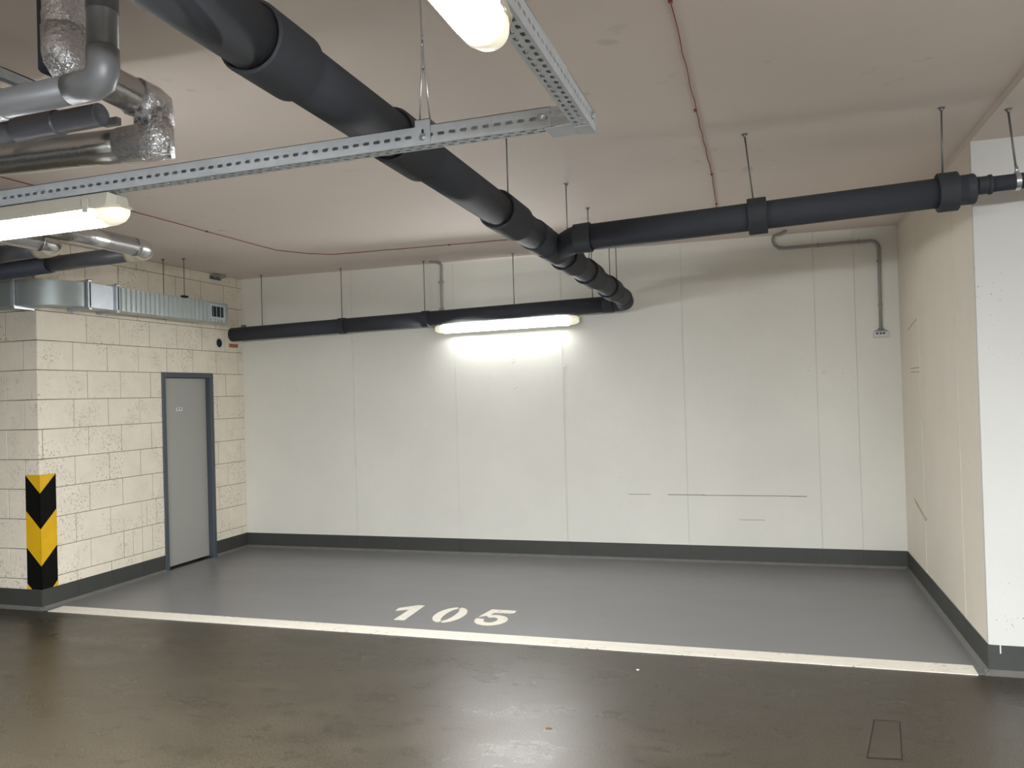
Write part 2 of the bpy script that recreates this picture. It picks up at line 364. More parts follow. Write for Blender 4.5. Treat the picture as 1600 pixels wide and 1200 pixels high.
bowl(f5, po, pi_)
f5.build('digit', M['linepaint'], num)

hz = empty('corner_hazard_marking', (XL, YC, .17), 'black and yellow chevron hazard strip wrapped round the block wall corner', 'hazard marking')
ZT, ZB, AX, AY = 1.122, HB + .002, .150, .156
b_ = MB()                                               # black L-shaped sheet on both faces
b_.box(XL - AX, XL + .0045, YC - .0045, YC - .002, ZB, ZT); b_.box(XL + .002, XL + .0045, YC - .0045, YC + AY, ZB, ZT)
b_.build('black_sheet', M['black'], hz)
def chevron(zs):
    """polygon heights: outer top, outer bottom, inner (corner) bottom, inner top; mirrored on both faces"""
    ot, ob, ib, it = zs; mb = MB()
    for side in ('x', 'y'):
        def P(t, z, off): return (XL - AX * t + .006 * (1 - t), YC - .0045 - off, z) if side == 'x' else (XL + .0045 + off, YC - .006 * (1 - t) + AY * t, z)
        ring = [(1, ot), (1, ob), (0, ib), (0, it)] if ot - ob > 1e-4 else [(1, ot), (0, ib), (0, it)]
        n = len(ring); mb.add([P(t, z, 0) for t, z in ring] + [P(t, z, .0015) for t, z in ring], [tuple(range(n)), tuple(range(n, 2 * n))] + [(i, (i + 1) % n, n + (i + 1) % n, n + i) for i in range(n)])
    mb.build('yellow_chevron', M['yellow'], hz)
chevron((ZT, ZT, ZT - .155, ZT))
chevron((ZT - .30, ZT - .605, ZT - .76, ZT - .455))
# little yellow corners at the foot of the strip
for pts in ([(XL - AX, YC - .0062, ZB), (XL - AX, YC - .0062, ZB + .045), (XL - AX + .05, YC - .0062, ZB)], [(XL + .0062, YC + AY, ZB), (XL + .0062, YC + AY, ZB + .05), (XL + .0062, YC + AY - .05, ZB)]):
    n_ = Vector((0, .002, 0)) if abs(pts[0][1] - pts[1][1]) < 1e-6 and pts[0][1] < YC else Vector((-.002, 0, 0))
    MB().add([Vector(p) for p in pts] + [Vector(p) + n_ for p in pts], [(0, 1, 2), (3, 5, 4), (0, 3, 4, 1), (1, 4, 5, 2), (2, 5, 3, 0)]).build('yellow_foot', M['yellow'], hz)

# ================================================================ DRAIN PIPES
def rod(parent, x, y, ztop, zbot, x2=None, y2=None, r=.004, plate=True, nut=True, name='hanger_rod'):
    o = MB().tube([(x, y, ztop), (x2 if x2 is not None else x, y2 if y2 is not None else y, zbot)], r, 8).build(name, M['rod'], parent)
    p = world_loc(parent)
    if plate: MB().lathe((x, y, ztop), (0, 0, -1), [(0, .018), (.004, .018), (.004, .010), (.016, .008), (.016, 0)], 10).build('rod_anchor', M['rod'], o, p)
    return o
PX = -1.27
def mz(y): return 2.644 - (y - 1.8) * .0125
main = empty('drain_pipe', (PX, 4.6, 2.60), 'long dark grey drain pipe with sockets running from the camera side to the back wall', 'pipe')
def seg(y0, y1, r): MB().tube([(PX, y0, mz(y0)), (PX, y1, mz(y1))], r, 36).build('pipe_length', M['pipe'], main)
def socket(y0, y1, R_, r, parent, p_fn, ax):
    """dark gap facing the camera, outer shell, bevelled far end"""
    L = y1 - y0; p = Vector(p_fn(y0))
    c = MB().lathe(p, ax, [(.012, r - .004), (.012, R_ - .012), (0, R_ - .008), (0.004, R_), (L - .012, R_), (L, R_ - .010), (L, r - .004)], 40).build('collar', M['collar'], parent)
    MB().lathe(p, ax, [(.006, r - .003), (.006, R_ - .010)], 40).build('socket_gap', M['rim'], c, world_loc(parent))
axm = Vector((0, 1, -.0125))
pm = lambda y: (PX, y, mz(y))
for y0, y1, r in [(-.6, 1.82, .086), (1.82, 2.66, .085), (2.66, 3.87, .084), (3.87, 4.52, .086), (4.52, 5.25, .086), (5.25, 5.95, .085), (5.95, 6.83, .084), (6.83, 7.62, .084)]: seg(y0, y1, r)
for y0, y1, R_ in [(1.81, 2.03, .100), (2.64, 2.93, .101), (3.85, 4.19, .101), (5.24, 5.52, .100), (5.94, 6.24, .100), (6.82, 7.10, .099)]: socket(y0, y1, R_, .085, main, pm, axm)
for y, (rx, ry) in {5.40: (-1.265, 5.367), 6.10: (-1.277, 6.127), 6.95: (-1.27, 6.95), 7.06: (-1.23, 7.06), 4.05: (-1.27, 4.05)}.items(): rod(main, rx, ry, H, mz(ry) + .09)
# wye fitting: swept 45 degree branch towards the right-hand pipe
BY = 4.69
def bz(x): return 2.597 + (x + 1.01) * .0375
wy = MB().tube([(-1.265, 5.02, 2.600), (-1.20, 4.93, 2.600), (-1.14, 4.83, 2.599), (-1.08, 4.74, 2.598), (-1.02, 4.695, 2.597), (-.97, 4.69, bz(-.97))], [.074, .076, .078, .080, .082, .083], 32)
wyo = wy.build('wye_branch', M['pipe'], main)
MB().lathe((-1.06, BY, bz(-1.06)), (1, 0, .0375), [(0, .080), (0, .086), (.095, .089), (.10, .086), (.10, .076)], 36).build('branch_socket', M['collar'], wyo, main.location)
MB().lathe((PX, 4.50, mz(4.5)), axm, [(0, .084), (0, .092), (.02, .094), (.22, .094), (.24, .086)], 36).build('wye_body', M['pipe'], main)
MB().lathe((PX, 4.80, mz(4.8)), axm, [(0, .084), (0, .0915), (.03, .0925), (.26, .0925), (.28, .086)], 36).build('wye_body', M['pipe'], main)
# elbow down to the pipe on the back wall
BK = 7.80
def kz(x): return 2.452 + (x + 5.796) * .0195
ez = mz(7.6)
el = [(PX, 7.55, mz(7.55)), (PX, 7.62, mz(7.62))] + [tuple(p) for p in arc((PX, BK + .012, ez - .025), (0, -1, 0), (-1, 0, 0), .12, 8)] + [(PX - .20, BK, kz(PX - .2) + .008)]
MB().tube(el, .086, 32).build('pipe_elbow', M['pipe'], main)

wpipe = empty('wall_pipe', (-3.6, BK, 2.49), 'dark grey pipe hanging along the back wall above the lamp', 'pipe')
xs = [-5.86, -4.39, -3.41, -1.47]
for a, b in zip(xs[:-1], xs[1:]):
    MB().tube([(a, BK, kz(a)), (b, BK, kz(b))], .0775, 32).build('pipe_length', M['pipe'], wpipe)
for x in (-4.42, -3.43):
    c = MB().lathe((x, BK, kz(x)), (1, 0, .0195), [(0, .07), (0, .083), (.004, .086), (.075, .086), (.08, .08), (.08, .07)], 32).build('collar', M['collar'], wpipe)
MB().lathe((-1.50, BK, kz(-1.5)), (1, 0, .0195), [(0, .07), (0, .084), (.10, .086), (.105, .08), (.105, .06)], 32).build('collar', M['collar'], wpipe)
for x in (-5.392, -4.381, -3.400, -2.414, -1.603): rod(wpipe, x, BK, H, kz(x) + .076, r=.0045)
MB().box(-5.66, -5.62, BK - .02, BK + .02, kz(-5.64) + .07, kz(-5.64) + .10).build('pipe_clip', M['rod'], wpipe)

br = empty('branch_pipe', (0, BY, 2.64), 'dark grey pipe with two black collars crossing to the right-hand pillar', 'pipe')
MB().tube([(-.965, BY, bz(-.965)), (1.04, BY, bz(1.04))], .0775, 36).build('pipe_length', M['pipe'], br)
for x0, x1 in ((-.068, .035), (.885, .982)):
    L = x1 - x0
    MB().lathe((x0, BY, bz(x0)), (1, 0, .0375), [(0, .07), (0, .097), (.004, .101), (L - .004, .101), (L, .097), (L, .07)], 40).build('collar', M['collar'], br)
MB().lathe((1.02, BY, bz(1.02)), (1, 0, .0375), [(0, .0775), (.035, .079), (.043, .072), (.045, 0)], 36).build('end_cap', M['pipe'], br)
MB().tube([(1.03, BY, bz(1.03) + .012), (1.9, BY, bz(1.9) + .006), (XE, BY, bz(1.9) + .05)], .040, 24).build('thin_pipe', M['pipe'], br)
MB().lathe((1.075, BY, bz(1.075) + .012), (1, 0, .03), [(0, .040), (0, .046), (.045, .046), (.05, .051), (.062, .051), (.066, .046), (.066, .04)], 28).build('thin_collar', M['collar'], br)
cl = MB().lathe((1.243, BY, bz(1.243) + .010), (1, 0, .03), [(0, .040), (0, .046), (.022, .046), (.022, .040)], 28).build('pipe_clamp', M['zinc'], br); cl['label'] = 'bright zinc clamp'
MB().tube([(1.254, BY, bz(1.25) + .054), (1.254, BY, bz(1.25) + .085)], .009, 8).build('clamp_nut', M['zinc'], cl, br.location)
rod(br, -.072, 4.721, H, bz(-.04) + .098, -.036, BY, r=.0045)
rod(br, .917, 4.670, H, bz(.917) + .098, .915, BY, r=.0045)
rod(br, 1.223, 4.68, H - STEP, bz(1.25) + .07, 1.252, BY, r=.0055)

# ================================================================ PERFORATED CHANNELS
def slotted(mb, o, u, v, n, length, width, rows, pitch, sl, sh, stag=()):
    """sheet from origin o along u (length) and v (width), real slots punched in rows, 2 mm thick along n"""
    o, u, v, n = Vector(o), Vector(u), Vector(v), Vector(n)
    nr = len(rows); edges = [0] + [(rows[i] + rows[i + 1]) / 2 for i in range(nr - 1)] + [width]
    for ri, rc in enumerate(rows):
        v0, v1 = edges[ri], edges[ri + 1]; st = (stag[ri] if stag else 0) * pitch
        cells = [0.]; x = st if st > 0 else pitch
        while x < length - 1e-4: cells.append(x); x += pitch
        cells.append(length)
        for a, b in zip(cells[:-1], cells[1:]):
            c0, c1 = a, b; mid = (a + b) / 2
            outer = [(c0, v0), (c1, v0), (c1, v1), (c0, v1)]
            if b - a < sl * 1.25:
                mb.add([o + u * p + v * q for p, q in outer], [(0, 1, 2, 3)]); continue
            hx, hy, k = sl / 2, sh / 2, sh * .32
            hole = [(mid - hx + k, rc - hy), (mid + hx - k, rc - hy), (mid + hx, rc - hy + k), (mid + hx, rc + hy - k), (mid + hx - k, rc + hy), (mid - hx + k, rc + hy), (mid - hx, rc + hy - k), (mid - hx, rc - hy + k)]
            vs = [o + u * p + v * q for p, q in outer + hole]
            inner = [x + n * .002 for x in vs[4:]]
            fs = [(0, 1, 5, 4), (1, 6, 5), (1, 2, 7, 6), (2, 8, 7), (2, 3, 9, 8), (3, 10, 9), (3, 0, 11, 10), (0, 4, 11)]
            fs += [(4 + i, 4 + (i + 1) % 8, 12 + (i + 1) % 8, 12 + i) for i in range(8)]
            mb.add(vs + inner, fs)
YT, W, HT = 2.200, .050, .056
def tz(x): return 2.4355 + (x + .557) * .0128           # underside of the long channel
def channel(name, length, loc, label):
    """U channel, open side up, running from its end along -x; front side at y=0, underside at z=0"""
    t = empty(name, loc, label, 'cable channel'); L0 = Vector(loc)
    pit = .0352
    f = MB(); slotted(f, (0, 0, 0), (-1, 0, 0), (0, 0, 1), (0, 1, 0), length, HT, [HT * .47], pit, .0215, .0100)
    f.box(-length, 0, .0, .010, HT - .0018, HT); f.build('side_strip', M['galv'], t, (0, 0, 0))
    f = MB(); slotted(f, (0, W, 0), (-1, 0, 0), (0, 0, 1), (0, -1, 0), length, HT, [HT * .47], pit, .0215, .0100)
    f.box(-length, 0, W - .010, W, HT - .0018, HT); f.build('side_strip', M['galv'], t, (0, 0, 0))
    f = MB(); slotted(f, (0, .0002, 0), (-1, 0, 0), (0, 1, 0), (0, 0, 1), length, W - .0004, [.0145, .0355], pit, .0200, .0105, (0, .5)); f.build('base_strip', M['galv'], t, (0, 0, 0))
    return t
t1 = channel('perforated_channel', 3.6, (-.557, YT, 2.4355), 'long galvanised perforated channel crossing under the big drain pipe')
t1.rotation_euler = (0, -math.atan(.0128), 0)
X2 = -.450                                              # outer (right) side of the second channel
t2 = channel('perforated_channel', 3.2, (X2, YT + .105, 2.4365), 'short galvanised perforated channel running towards the camera beside the bright lamp')
t2.rotation_euler = (0, 0, math.radians(90))
# its -x axis must run towards the camera (-y) and its front side must face right (+x): rotate 90 deg so local -x -> -y, local y -> -x
bolt = lambda mb, p, ax, r=.009: mb.lathe(p, ax, [(0, r * 1.5), (.002, r * 1.5), (.002, r), (.006, r), (.009, r * .6), (.009, 0)], 8)
b1 = bolt(MB(), (-.585 + .557, -.001, .030), (0, -1, 0)).build('bolt', M['zinc'], t1, (0, 0, 0))
bolt(MB(), (-.045, -.001, .034), (0, -1, 0)).build('bolt', M['zinc'], t2, (0, 0, 0))
# joint: bent plate linking both channels
jp = MB(); jp.box(0, .062, .0025, .0045, .001, HT - .001); jp.box(-.02, .062, .004, W + .045, -.0032, -.0012)
jp.build('corner_plate', M['galv'], t1, (0, 0, 0))
MB().box(-.075, .0005, -.001, W + .001, -.0030, -.0005).build('end_plate', M['galv'], t2, (0, 0, 0))
# hanger: clip over the channel and a wire loop up to a rod
hx = -.948 + .557
hc = MB().box(hx - .024, hx + .024, -.0045, -.001, .004, HT + .018); hc.box(hx - .024, hx + .024, -.0045, W + .004, HT + .016, HT + .018); hc.box(hx - .024, hx + .024, W + .001, W + .004, .004, HT + .018)
hc = hc.build('hanger_clip', M['galv'], t1, (0, 0, 0))
MB().box(hx - .003, hx + .003, -.0052, -.004, .020, .044).build('clip_slot', M['dark'], hc, (0, 0, 0))
bolt(MB(), (hx, -.0046, .020), (0, -1, 0), .008).build('clip_bolt', M['zinc'], hc, (0, 0, 0))
hwz = 2.4355 + (hx) * .0128
wv = MB(); zc = HT + .017
wv.tube([(hx - .014, .010, zc), (hx - .006, .020, zc + .16), (hx - .002, .022, zc + .23), (hx - .002, .022, H - 2.4315)], .0028, 8)
wv.tube([(hx + .010, .036, zc), (hx + .004, .026, zc + .14), (hx + .001, .023, zc + .21), (hx - .001, .022, zc + .26)], .0028, 8)
for k in range(7): a = k * 1.1; wv.tube([(hx - .002 + .003 * math.cos(a), .022 + .003 * math.sin(a), zc + .15 + k * .02), (hx - .002 + .003 * math.cos(a + 2), .022 + .003 * math.sin(a + 2), zc + .165 + k * .02)], .003, 6)
wv.build('hanger_wire', M['zinc'], t1, (0, 0, 0))
hr2 = rod  # second channel hangs on rods behind the camera
for y in (-.6,): MB().tube([(-(YT + .105 - y), .025, .0), (-(YT + .105 - y), .025, H - 2.4365)], .004, 8).build('hanger_rod', M['rod'], t2, (0, 0, 0))
MB().tube([(-2.6, .025, 0), (-2.6, .025, H - 2.4355 + .03)], .004, 8).build('hanger_rod', M['rod'], t1, (0, 0, 0))

# ================================================================ LAMPS
def loft(mb, secs, smooth=True):
    n = len(secs[0]); vs = [p for s_ in secs for p in s_]
    fs = [(i * n + k, i * n + (k + 1) % n, (i + 1) * n + (k + 1) % n, (i + 1) * n + k) for i in range(len(secs) - 1) for k in range(n)]
    fs += [tuple(range(n))[::-1], tuple((len(secs) - 1) * n + k for k in range(n))]
    mb.add(vs, fs, smooth); return mb
def lamp(label):
    """damp-proof luminaire along x, back of the housing at z=0, glowing diffuser below"""
    t = empty('strip_lamp', (0, 0, 0), label, 'lamp', 'damp-proof strip lamps'); L = 1.57; h = L / 2
    def hs(x, sy, z0): return [(x, -.036 * sy, z0), (x, .036 * sy, z0), (x, .047 * sy, -.038), (x, .047 * sy, -.048), (x, -.047 * sy, -.048), (x, -.047 * sy, -.038)]
    loft(MB(), [hs(-h + .018, .62, -.012), hs(-h + .045, 1, 0), hs(h - .045, 1, 0), hs(h - .018, .62, -.012)], False).build('housing', M['plastic'], t, (0, 0, 0))
    def lip(x, sy): return [(x, -.052 * sy, -.046), (x, .052 * sy, -.046), (x, .052 * sy, -.054), (x, -.052 * sy, -.054)]
    loft(MB(), [lip(-h, .55), lip(-h + .05, 1), lip(h - .05, 1), lip(h, .55)], False).build('gasket_lip', M['plastic'], t, (0, 0, 0))
    def ds(x, s, dep): return [(x, .047 * s * math.cos(a) * (1 if abs(math.cos(a)) > .5 else 1), -.054 - dep * math.sin(a) ** .7) for a in [math.pi * k / 14 for k in range(15)]]
    loft(MB(), [ds(-h + .105, 1, .052), ds(h - .105, 1, .052)]).build('diffuser', M['lamp'], t, (0, 0, 0))
    dif = t.children[-1] if t.children[-1].name.startswith('diffuser') else [c for c in t.children if c.name.startswith('diffuser')][0]
    dif.data.materials.append(M['lamp_rim'])                # the reflector inside throws the light down, the sides glow less
    for pf in dif.data.polygons: pf.material_index = 1 if pf.normal.z > -.78 else 0
    for sx in (-1, 1):
        d = loft(MB(), [ds(sx * (h - .105), 1, .052), ds(sx * (h - .06), .99, .052), ds(sx * (h - .03), .84, .046), ds(sx * (h - .012), .62, .034), ds(sx * (h - .004), .45, .016)]).build('diffuser_end', M['lamp_end'], t, (0, 0, 0))
        rb = MB()
        for k in range(9): rb.tube([(sx * (h - .10 + k * .007), -.040, -.075), (sx * (h - .10 + k * .007), 0, -.108), (sx * (h - .10 + k * .007), .040, -.075)], .0012, 5)
    for cx_ in (-.66, -.22, .22, .66):
        for sy in (-1, 1):
            MB().box(cx_ - .012, cx_ + .012, sy * .0535 - .0025, sy * .0535 + .0025, -.066, -.020).build('clip', M['plastic'], t, (0, 0, 0))
    for cx_ in (-.45, .45): MB().box(cx_ - .02, cx_ + .02, -.030, .030, -.002, .004).build('bracket', M['zinc'], t, (0, 0, 0))
    return t
l1 = lamp('lit strip lamp at the left edge under the long perforated channel')
l1.location = (-2.075 - .785, YT + .035, tz(-2.8) - .006); l1.rotation_euler = (0, -math.atan(.0128), 0)
l2 = copy_tree(l1); l2['label'] = 'dazzling strip lamp cut by the top edge under the short perforated channel'
l2.location = (X2 - .030, 1.475 - .785, 2.4365 - .004); l2.rotation_euler = (0, 0, math.radians(90))
l3 = copy_tree(l1); l3['label'] = 'lit strip lamp on the back wall under the wall pipe'
l3.location = ((-3.335 - 1.765) / 2, D - .022, 2.402); l3.rotation_euler = (math.radians(-90), math.radians(-.65), 0)
for ch in l3.children:
    if ch.name.startswith('diffuser') and not ch.name.startswith('diffuser_end'):
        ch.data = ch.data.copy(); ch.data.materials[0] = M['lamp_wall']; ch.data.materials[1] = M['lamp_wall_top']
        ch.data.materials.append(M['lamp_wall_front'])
        for pf in ch.data.polygons: pf.material_index = 2 if pf.normal.z < -.8 else 1 if pf.normal.y < -.35 else 0      # upper side dimmed to keep light off the wall above the pipe
l6 = copy_tree(l1); l6['label'] = 'unseen strip lamp added over the aisle to the right behind the viewer'
l6.location = (1.35, .9, 2.50); l6.rotation_euler = (0, 0, 0)  # unseen lamp, added to brighten the right half of the back wall
l4 = copy_tree(l1); l4['label'] = 'unseen strip lamp added behind the viewer in line with the short channel'
l4.location = (X2 - .030, -3.2, 2.50); l4.rotation_euler = (0, 0, math.radians(90))  # unseen lamp, added for more light in the bay
l7 = copy_tree(l1); l7['label'] = 'unseen strip lamp added over the aisle far off to the right'
l7.location = (4.6, -.3, 2.50); l7.rotation_euler = (0, 0, 0)  # unseen lamp, added to shift the light towards the right
for o in (l4, l6, l7):
    for s_ in (-.45, .45):
        MB().tube([(s_, 0, .002), (s_, 0, H - o.location.z)], .004, 8).build('hanger_rod', M['rod'], o, (0, 0, 0))

# ================================================================ PIPES TOP LEFT
g = empty('bent_pipe', (-1.84, 1.9, 2.63), 'plain grey jacketed pipe rising at the top left with a right-angle bend', 'pipe')
ra = .043
MB().tube([(-3.2, 1.9, 2.602), (-1.955, 1.9, 2.632)], ra, 24).build('pipe_length', M['pvc'], g)
MB().tube([(-1.960, 1.9, 2.632), (-1.915, 1.9, 2.633)] + arc((-1.838, 1.9, 2.634), (-1, 0, 0), (0, 0, 1), .045, 2) + [(-1.838, 1.9, 2.735)], ra + .003, 24).build('pipe_elbow', M['pvc'], g)
MB().tube([(-1.838, 1.9, 2.73), (-1.832, 1.9, H)], ra + .0005, 24).build('pipe_length', M['pvc'], g)
MB().lathe((-1.8365, 1.9, 2.845), (0.01, 0, 1), [(0, ra), (0, ra + .0022), (.20, ra + .0022), (.20, ra)], 24).build('dark_sleeve', M['pvc_dark'], g)
MB().lathe((-2.255, 1.9, 2.6245), (1, 0, .024), [(0, ra), (0, ra + .004), (.035, ra + .004), (.035, ra)], 24).build('pipe_seam', M['pvc'], g)

f_ = empty('foil_pipe', (-2.082, 2.19, 2.74), 'crinkled silver foil insulated pipe with several bends at the top left', 'pipe')
XB, rb_ = -2.082, .065
def wrinkle(mb, amp, sd):
    rnd = random.Random(sd)
    for v in mb.v: v += Vector((rnd.uniform(-amp, amp), rnd.uniform(-amp, amp), rnd.uniform(-amp, amp)))
    return mb
def fine(p0, p1, n): return [tuple(Vector(p0).lerp(Vector(p1), i / n)) for i in range(n + 1)]
wrinkle(MB().tube(fine((XB + .004, 2.0, H), (XB, 2.0, 2.86), 14), rb_, 40), .0022, 3).build('foil_length', M['foil'], f_)
wrinkle(MB().tube([(XB, 2.0, 2.88)] + arc((XB, 2.0, 2.771), (0, 0, 1), (0, 1, 0), .032, 3) + [(XB, 2.105, 2.771)], rb_ + .002, 40), .0022, 4).build('foil_elbow', M['foil'], f_)
MB().tube(fine((XB, 2.095, 2.771), (XB, 2.315, 2.763), 4), rb_ - .004, 36).build('foil_length', M['foil_smooth'], f_)
wrinkle(MB().tube([(XB, 2.285, 2.763)] + arc((XB, 2.385, 2.763), (0, -1, 0), (0, 0, -1), .015, 2) + [(XB, 2.385, 2.69)], rb_ + .002, 40), .002, 5).build('foil_elbow', M['foil'], f_)
wrinkle(MB().tube([(XB, 2.385, 2.707), (XB, 2.385, 2.632), (XB - .137, 2.385, 2.633)], rb_ + .002, 40), .0022, 6).build('foil_elbow', M['foil'], f_)
MB().tube(fine((XB - .116, 2.385, 2.633), (-3.79, 2.385, 2.680), 10), rb_ - .003, 36).build('foil_length', M['foil_smooth'], f_)

s_ = empty('socketed_pipe', (-2.3, 2.1, 2.63), 'dark grey socketed pipe ending bluntly between the grey and the foil pipe', 'pipe')
MB().tube([(-3.4, 2.1, 2.605), (-2.36, 2.1, 2.626)], .036, 24).build('pipe_length', M['pvc_dark'], s_)
MB().lathe((-2.40, 2.1, 2.625), (1, 0, .02), [(0, .034), (0, .040), (.004, .043), (.18, .043), (.185, .038), (.185, .03)], 28).build('socket', M['pvc_dark'], s_)
MB().lathe((-2.23, 2.1, 2.6286), (1, 0, .02), [(0, .034), (0, .0375), (.185, .0375), (.185, .03), (.17, .0)], 28).build('pipe_end', M['pvc_dark'], s_)
MB().box(-2.07, -2.01, 2.13, 2.15, 2.608, 2.632).build('support_bracket', M['rod'], s_)

r_ = empty('riser_sleeve', (-2.20, 2.13, 2.9), 'blue grey flat sided riser casing behind the upright foil pipe', 'casing')
MB().box(-2.242, -2.154, 2.032, 2.243, 2.777, H, .012).build('casing_shell', M['navy'], r_)
st_ = empty('strut_channel', (-2.72, 2.4, 2.95), 'short galvanised strut channel on a drop leg at the far left', 'bracket')
c_ = MB(); c_.box(-2.735, -2.731, 2.20, 2.62, 2.925, 2.965); c_.box(-2.70, -2.696, 2.20, 2.62, 2.925, 2.965); c_.box(-2.735, -2.696, 2.20, 2.62, 2.961, 2.965)
c_.build('strut_rail', M['galv'], st_)
MB().box(-2.735, -2.700, 2.24, 2.27, 2.66, H).build('strut_leg', M['galv'], st_)

# ---- two aluminium jacketed pipes bending left above the duct
def jacket(x, yend, yrun, z, label, zl):
    t = empty('jacketed_pipe', (x, yend, z), label, 'pipe', 'aluminium jacketed pipes above the duct')
    r = .060
    MB().tube([(x, 1.2, z), (x, yend - .85, z)], r, 28).build('jacket_length', M['foil_smooth'], t)
    MB().lathe((x, yend - .87, z), (0, 1, 0), [(0, r), (0, r + .004), (.03, r + .004), (.03, r)], 28).build('jacket_seam', M['foil_smooth'], t)
    MB().tube([(x, yend - .85, z), (x, yend, z)], r + .001, 28).build('jacket_length', M['foil_smooth'], t)
    e = [(x, yend - .005, z), (x, yend + .02, z)] + arc((x, yrun, z), (0, -1, 0), (-1, 0, 0), yrun - yend - .02, 7) + [(x - (yrun - yend) - .02, yrun, z)]
    k = len(e) // 2
    MB().tube(e[:k + 1], r + .003, 28).build('jacket_elbow', M['foil_smooth'], t)
    MB().tube(e[k:], r + .006, 28).build('taped_elbow', M['cream'], t)['label'] = 'cream taped elbow'
    xa = x - (yrun - yend) - .02
    MB().tube([(xa, yrun, z), (-4.98, yrun, z - (xa + 4.98) * .03)], r - .004, 28).build('jacket_length', M['pvc_dark'], t)
    MB().tube([(-4.97, yrun, z - (xa + 4.98) * .03), (-8.4, yrun, zl)], r + .002, 28).build('dark_sleeve', M['navy'], t)
    return t
jacket(-4.035, 4.40, 4.600, 2.750, 'longer silver jacketed pipe with a cream taped elbow, farther from the viewer', 2.60)
jacket(-4.420, 4.00, 4.200, 2.750, 'shorter silver jacketed pipe with a cream taped elbow half hidden by the lamp', 2.62)

# ================================================================ VENTILATION DUCT
dz0, dz1, DF, DB = 2.520, 2.726, -5.430, -5.610
du = empty('ventilation_duct', (-5.52, 6.0, 2.52), 'rectangular galvanised ventilation duct along the block wall above the door', 'duct')
def rib_box(y0, y1):
    mb = MB().box(DB, DF, y0, y1, dz0, dz1); n = int((y1 - y0) / .058)
    for k in range(1, n):
        y = y0 + (y1 - y0) * k / n
        mb.add([(DF, y - .012, dz0 + .004), (DF + .005, y, dz0 + .004), (DF, y + .012, dz0 + .004), (DF, y - .012, dz1 - .004), (DF + .005, y, dz1 - .004), (DF, y + .012, dz1 - .004)], [(0, 1, 4, 3), (1, 2, 5, 4), (0, 2, 1), (3, 4, 5)])
    return mb
rib_box(5.70, 7.24).build('duct_length', M['galv_duct'], du)
MB().box(DB, DF, 5.39, 5.70, dz0, dz1).build('duct_length', M['galv'], du)
e = MB(); R1, R0, cxx, cyy = .37, .19, -5.80, 5.38; n = 14; vs = []
for k in range(n + 1):
    a = -math.pi / 2 * k / n
    for r, z in ((R0, dz0), (R1, dz0), (R1, dz1), (R0, dz1)): vs.append((cxx + r * math.cos(a), cyy + r * math.sin(a), z))
e.add(vs, [(4 * k + i, 4 * k + (i + 1) % 4, 4 * k + 4 + (i + 1) % 4, 4 * k + 4 + i) for k in range(n) for i in range(4)] + [(0, 1, 2, 3), tuple(4 * n + i for i in range(4))])
eo = e.build('duct_elbow', M['galv_duct'], du)
for pf in eo.data.polygons: pf.use_smooth = abs(pf.normal.z) < .5
eo.data.edges.foreach_set('use_edge_sharp', [abs(eo.data.vertices[d.vertices[0]].co.z - eo.data.vertices[d.vertices[1]].co.z) < 1e-5 for d in eo.data.edges])
MB().box(-8.6, -5.80, 5.01, 5.195, dz0 - .004, dz1 - .002).build('duct_length', M['galv_duct'], du)
def flange(y):
    f = MB(); w_ = .020
    f.box(DB - w_, DF + w_, y - .014, y + .014, dz0 - w_, dz0); f.box(DB - w_, DF + w_, y - .014, y + .014, dz1, dz1 + w_); f.box(DF, DF + w_, y - .014, y + .014, dz0, dz1); f.box(DB - w_, DB, y - .014, y + .014, dz0, dz1)
    f = f.build('duct_flange', M['galv'], du)
    MB().box(DF + .001, DF + w_ + .0015, y + .001, y + .013, dz0, dz1).build('flange_gap_shade', M['dark'], f, du.location)  # dark strip coloured in for the shade in the flange gap
    for x in (DB - w_ + .005, DF + w_ - .005):
        for z in (dz0 - w_ + .005, dz1 + w_ - .005): MB().lathe((x, y - .019, z), (0, 1, 0), [(0, 0), (0, .013), (.038, .013), (.038, 0)], 6).build('flange_corner', M['zinc'], f, du.location)
    MB().box(DB - .01, DF + .015, y - .020, y - .014, dz0 - w_ - .006, dz0 - w_ + .010).build('flange_rail', M['zinc'], f, du.location)
flange(5.39); flange(5.70)
f = MB(); f.box(-5.814, -5.786, 5.01 - .02, 5.195, dz0 - .02, dz0); f.box(-5.814, -5.786, 5.01 - .02, 5.195, dz1, dz1 + .02); f.box(-5.814, -5.786, 5.01 - .02, 5.01, dz0, dz1)
f = f.build('duct_flange', M['galv'], du)
for z in (dz0 - .015, dz1 + .015): MB().lathe((-5.819, 4.997, z), (1, 0, 0), [(0, 0), (0, .013), (.038, .013), (.038, 0)], 6).build('flange_corner', M['zinc'], f, du.location)
MB().box(-5.780, -5.774, 4.99, 5.18, dz0 - .028, dz0 - .010).build('flange_rail', M['zinc'], f, du.location)
# grille near the far end
gr = MB(); gy0, gy1, gz0, gz1 = 6.945, 7.185, dz0 + .030, dz1 - .022
gr.box(DF, DF + .014, gy0, gy0 + .024, gz0, gz1); gr.box(DF, DF + .014, gy1 - .024, gy1, gz0, gz1); gr.box(DF, DF + .014, gy0 + .024, gy1 - .024, gz0, gz0 + .022); gr.box(DF, DF + .014, gy0 + .024, gy1 - .024, gz1 - .022, gz1)
gr = gr.build('grille_frame', M['galv'], du)
MB().box(DF + .0005, DF + .002, gy0 + .024, gy1 - .024, gz0 + .022, gz1 - .022).build('grille_opening', M['dark'], gr, du.location)
for k in range(5):
    y = gy0 + .045 + k * .037; MB().box(DF + .002, DF + .011, y - .003, y + .003, gz0 + .022, gz1 - .022).build('grille_blade', M['navy'], gr, du.location)
rod(du, -5.605 - .012, 6.51, H, dz0 - .01, r=.004, plate=True)
